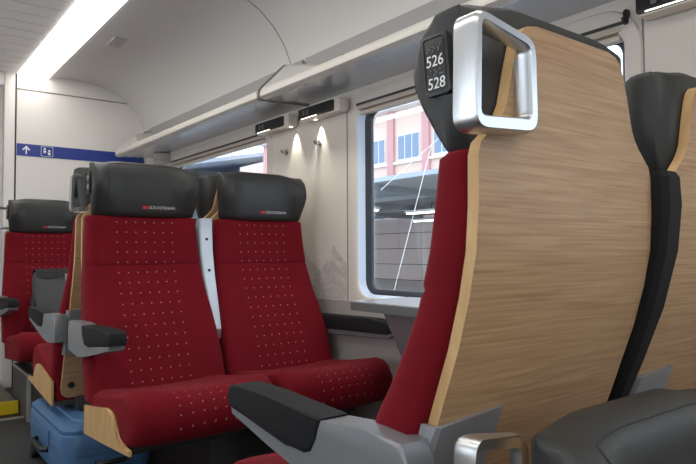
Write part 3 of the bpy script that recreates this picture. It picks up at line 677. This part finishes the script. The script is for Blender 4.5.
# ================================================================== OUTSIDE
gz = CAMZ-1.29
pf_ = struct(box('ground_platform', 9.0, 60, -20, 110, gz-0.3, gz, 'platform'), 'pale station platform outside the windows', 'platform')
struct(box('ground_track', 2.0, 9.0, -20, 110, gz-1.0, gz-0.55, 'canopy'), 'dark track bed beside the train', 'ground')
# retaining wall with courses of panels
rw = thing('station_wall', 'brownish panelled station wall under the canopy', 'wall', (19.6, 25, gz))
rel(box('wall_core', 19.6, 20.0, -5, 90, gz, CAMZ+1.6, 'gap_dark', rw), rw)
pp = None
for r in range(4):
    for k in range(22):
        y = 8+k*1.5; z0 = gz+0.02+r*0.72
        if pp is None: pp = box('panel', 19.55, 19.6, 0.015, 1.485, 0.01, 0.70, 'wallbrick', rw); o = pp; pp_loc = True
        else: o = pp.copy(); C.objects.link(o)
        o.location = Vector((0, y, z0))-Vector((19.6, 25, gz))+Vector((0, 0, 0)); 
# the panel mesh is stored in world x, so shift it back
for o in [c for c in rw.children if c.name.startswith('panel')]: o.location.x = -19.6
cn = thing('platform_canopy', 'dark station canopy with cross beams outside the large window', 'canopy', (14, 30, CAMZ+1.53))
rel(box('roof_slab', 9.0, 19.5, -10, 48, CAMZ+1.62, CAMZ+1.66, 'canopy', cn), cn)
rel(box('fascia', 8.95, 9.1, -10, 48, CAMZ+1.57, CAMZ+1.67, 'canopy_roof', cn), cn)
for k in range(11):
    y = 3+k*4.2
    rel(box('beam', 9.1, 19.5, y, y+0.18, CAMZ+1.47, CAMZ+1.62, 'canopy', cn), cn)
for x in (12.0, 15.5):
    rel(box('purlin', x, x+0.15, -10, 48, CAMZ+1.50, CAMZ+1.62, 'canopy', cn), cn)
for y in (6, 18.5, 31, 43.5):
    rel(box('post', 13.9, 14.1, y, y+0.2, gz, CAMZ+1.62, 'canopy', cn), cn)
for x, y, L, lab in ((14.7, 15.0, 1.5, 'medium glowing tube lamp under the canopy, beside the shortest one'), (18.6, 18.3, 2.4, 'longest glowing tube lamp, hung along the station wall top'),
                     (14.6, 18.2, 1.6, 'glowing tube lamp under the canopy beside the window edge'), (12.6, 15.2, 0.8, 'shortest glowing tube lamp under the station canopy')):
    st = thing('platform_lamp', lab, 'lamp', (x, y, CAMZ+1.33), 0, 'tube lamps under the station canopy')
    box('fitting', -0.10, 0.10, -L/2, L/2, 0.02, 0.10, 'white_paint', st); box('tube', -0.06, 0.06, -L/2+0.05, L/2-0.05, -0.03, 0.02, 'station_lamp', st, 0.01)
    for q in (-0.3, 0.3): box('hanger', -0.01, 0.01, q*L-0.01, q*L+0.01, 0.10, 0.288, 'dark_metal', st)
# pink facade
fa = thing('station_building', 'pink building with red pilasters and blue-grey windows', 'building', (25, 34, gz))
rel(box('facade_wall', 25, 33, 20.5, 43.0, gz, CAMZ+9.6, 'facade', fa), fa)
rel(box('annex', 25.2, 33, 43.0, 48.0, gz, CAMZ+7.4, 'facade', fa), fa)
rel(box('cornice', 24.3, 33.2, 20.2, 43.3, CAMZ+8.5, CAMZ+8.9, 'white_paint', fa), fa)
rel(box('eave', 23.9, 33.4, 20.0, 43.5, CAMZ+9.6, CAMZ+9.85, 'white_paint', fa), fa)
rel(box('ledge', 24.85, 25, 20.5, 43.0, CAMZ+5.25, CAMZ+5.40, 'white_paint', fa), fa)
for k in range(8):
    y = 21.75+k*3.0
    rel(box('pilaster', 24.82, 25, y, y+0.55, gz, CAMZ+8.5, 'pilaster', fa), fa)
    if k == 7: continue
    for zz in (5.45, 1.9):
        wn = rel(box('window', 24.93, 25, y+0.85, y+2.70, CAMZ+zz, CAMZ+zz+1.55, 'white_paint', fa), fa)
        for q in range(3):
            o = box('pane', 24.90, 24.93, y+0.91+q*0.61, y+1.42+q*0.61, CAMZ+zz+0.08, CAMZ+zz+1.47, 'win_glass', wn)
# far hall beyond the building
hl = thing('station_hall', 'blue-grey station hall roof seen through the far window', 'building', (30, 70, gz))
rel(prism('roof', [(18, CAMZ+7.2), (34, CAMZ+10.4), (50, CAMZ+7.2), (50, CAMZ+6.9), (34, CAMZ+10.0), (18, CAMZ+6.9)], 'y', 50, 95, 'canopy_roof', hl), hl)
rel(box('hall_wall', 22, 46, 56, 94, gz, CAMZ+7.0, 'canopy_roof', hl), hl)
for k in range(8):
    rel(box('column', 18.4, 18.8, 51+k*5.5, 51.4+k*5.5, gz, CAMZ+7.1, 'platform', hl), hl)
# catenary mast with slanting stays
cw = thing('stay_mast', 'slender pale mast with two slanting stay wires outside window', 'mast', (8.5, 7.4, gz-0.55))
rel(tube('mast', [(8.5, 7.4, gz-0.55), (8.5, 7.4, CAMZ+3.0)], 0.03, 'white_paint', cw), cw)
rel(tube('stay_wire', [(8.5, 7.4, CAMZ+2.555), (8.5, 9.9, CAMZ+1.31)], 0.007, 'white_paint', cw), cw)
rel(tube('stay_wire', [(8.5, 8.40, CAMZ+2.055), (8.5, 9.91, gz-0.55)], 0.007, 'white_paint', cw), cw)
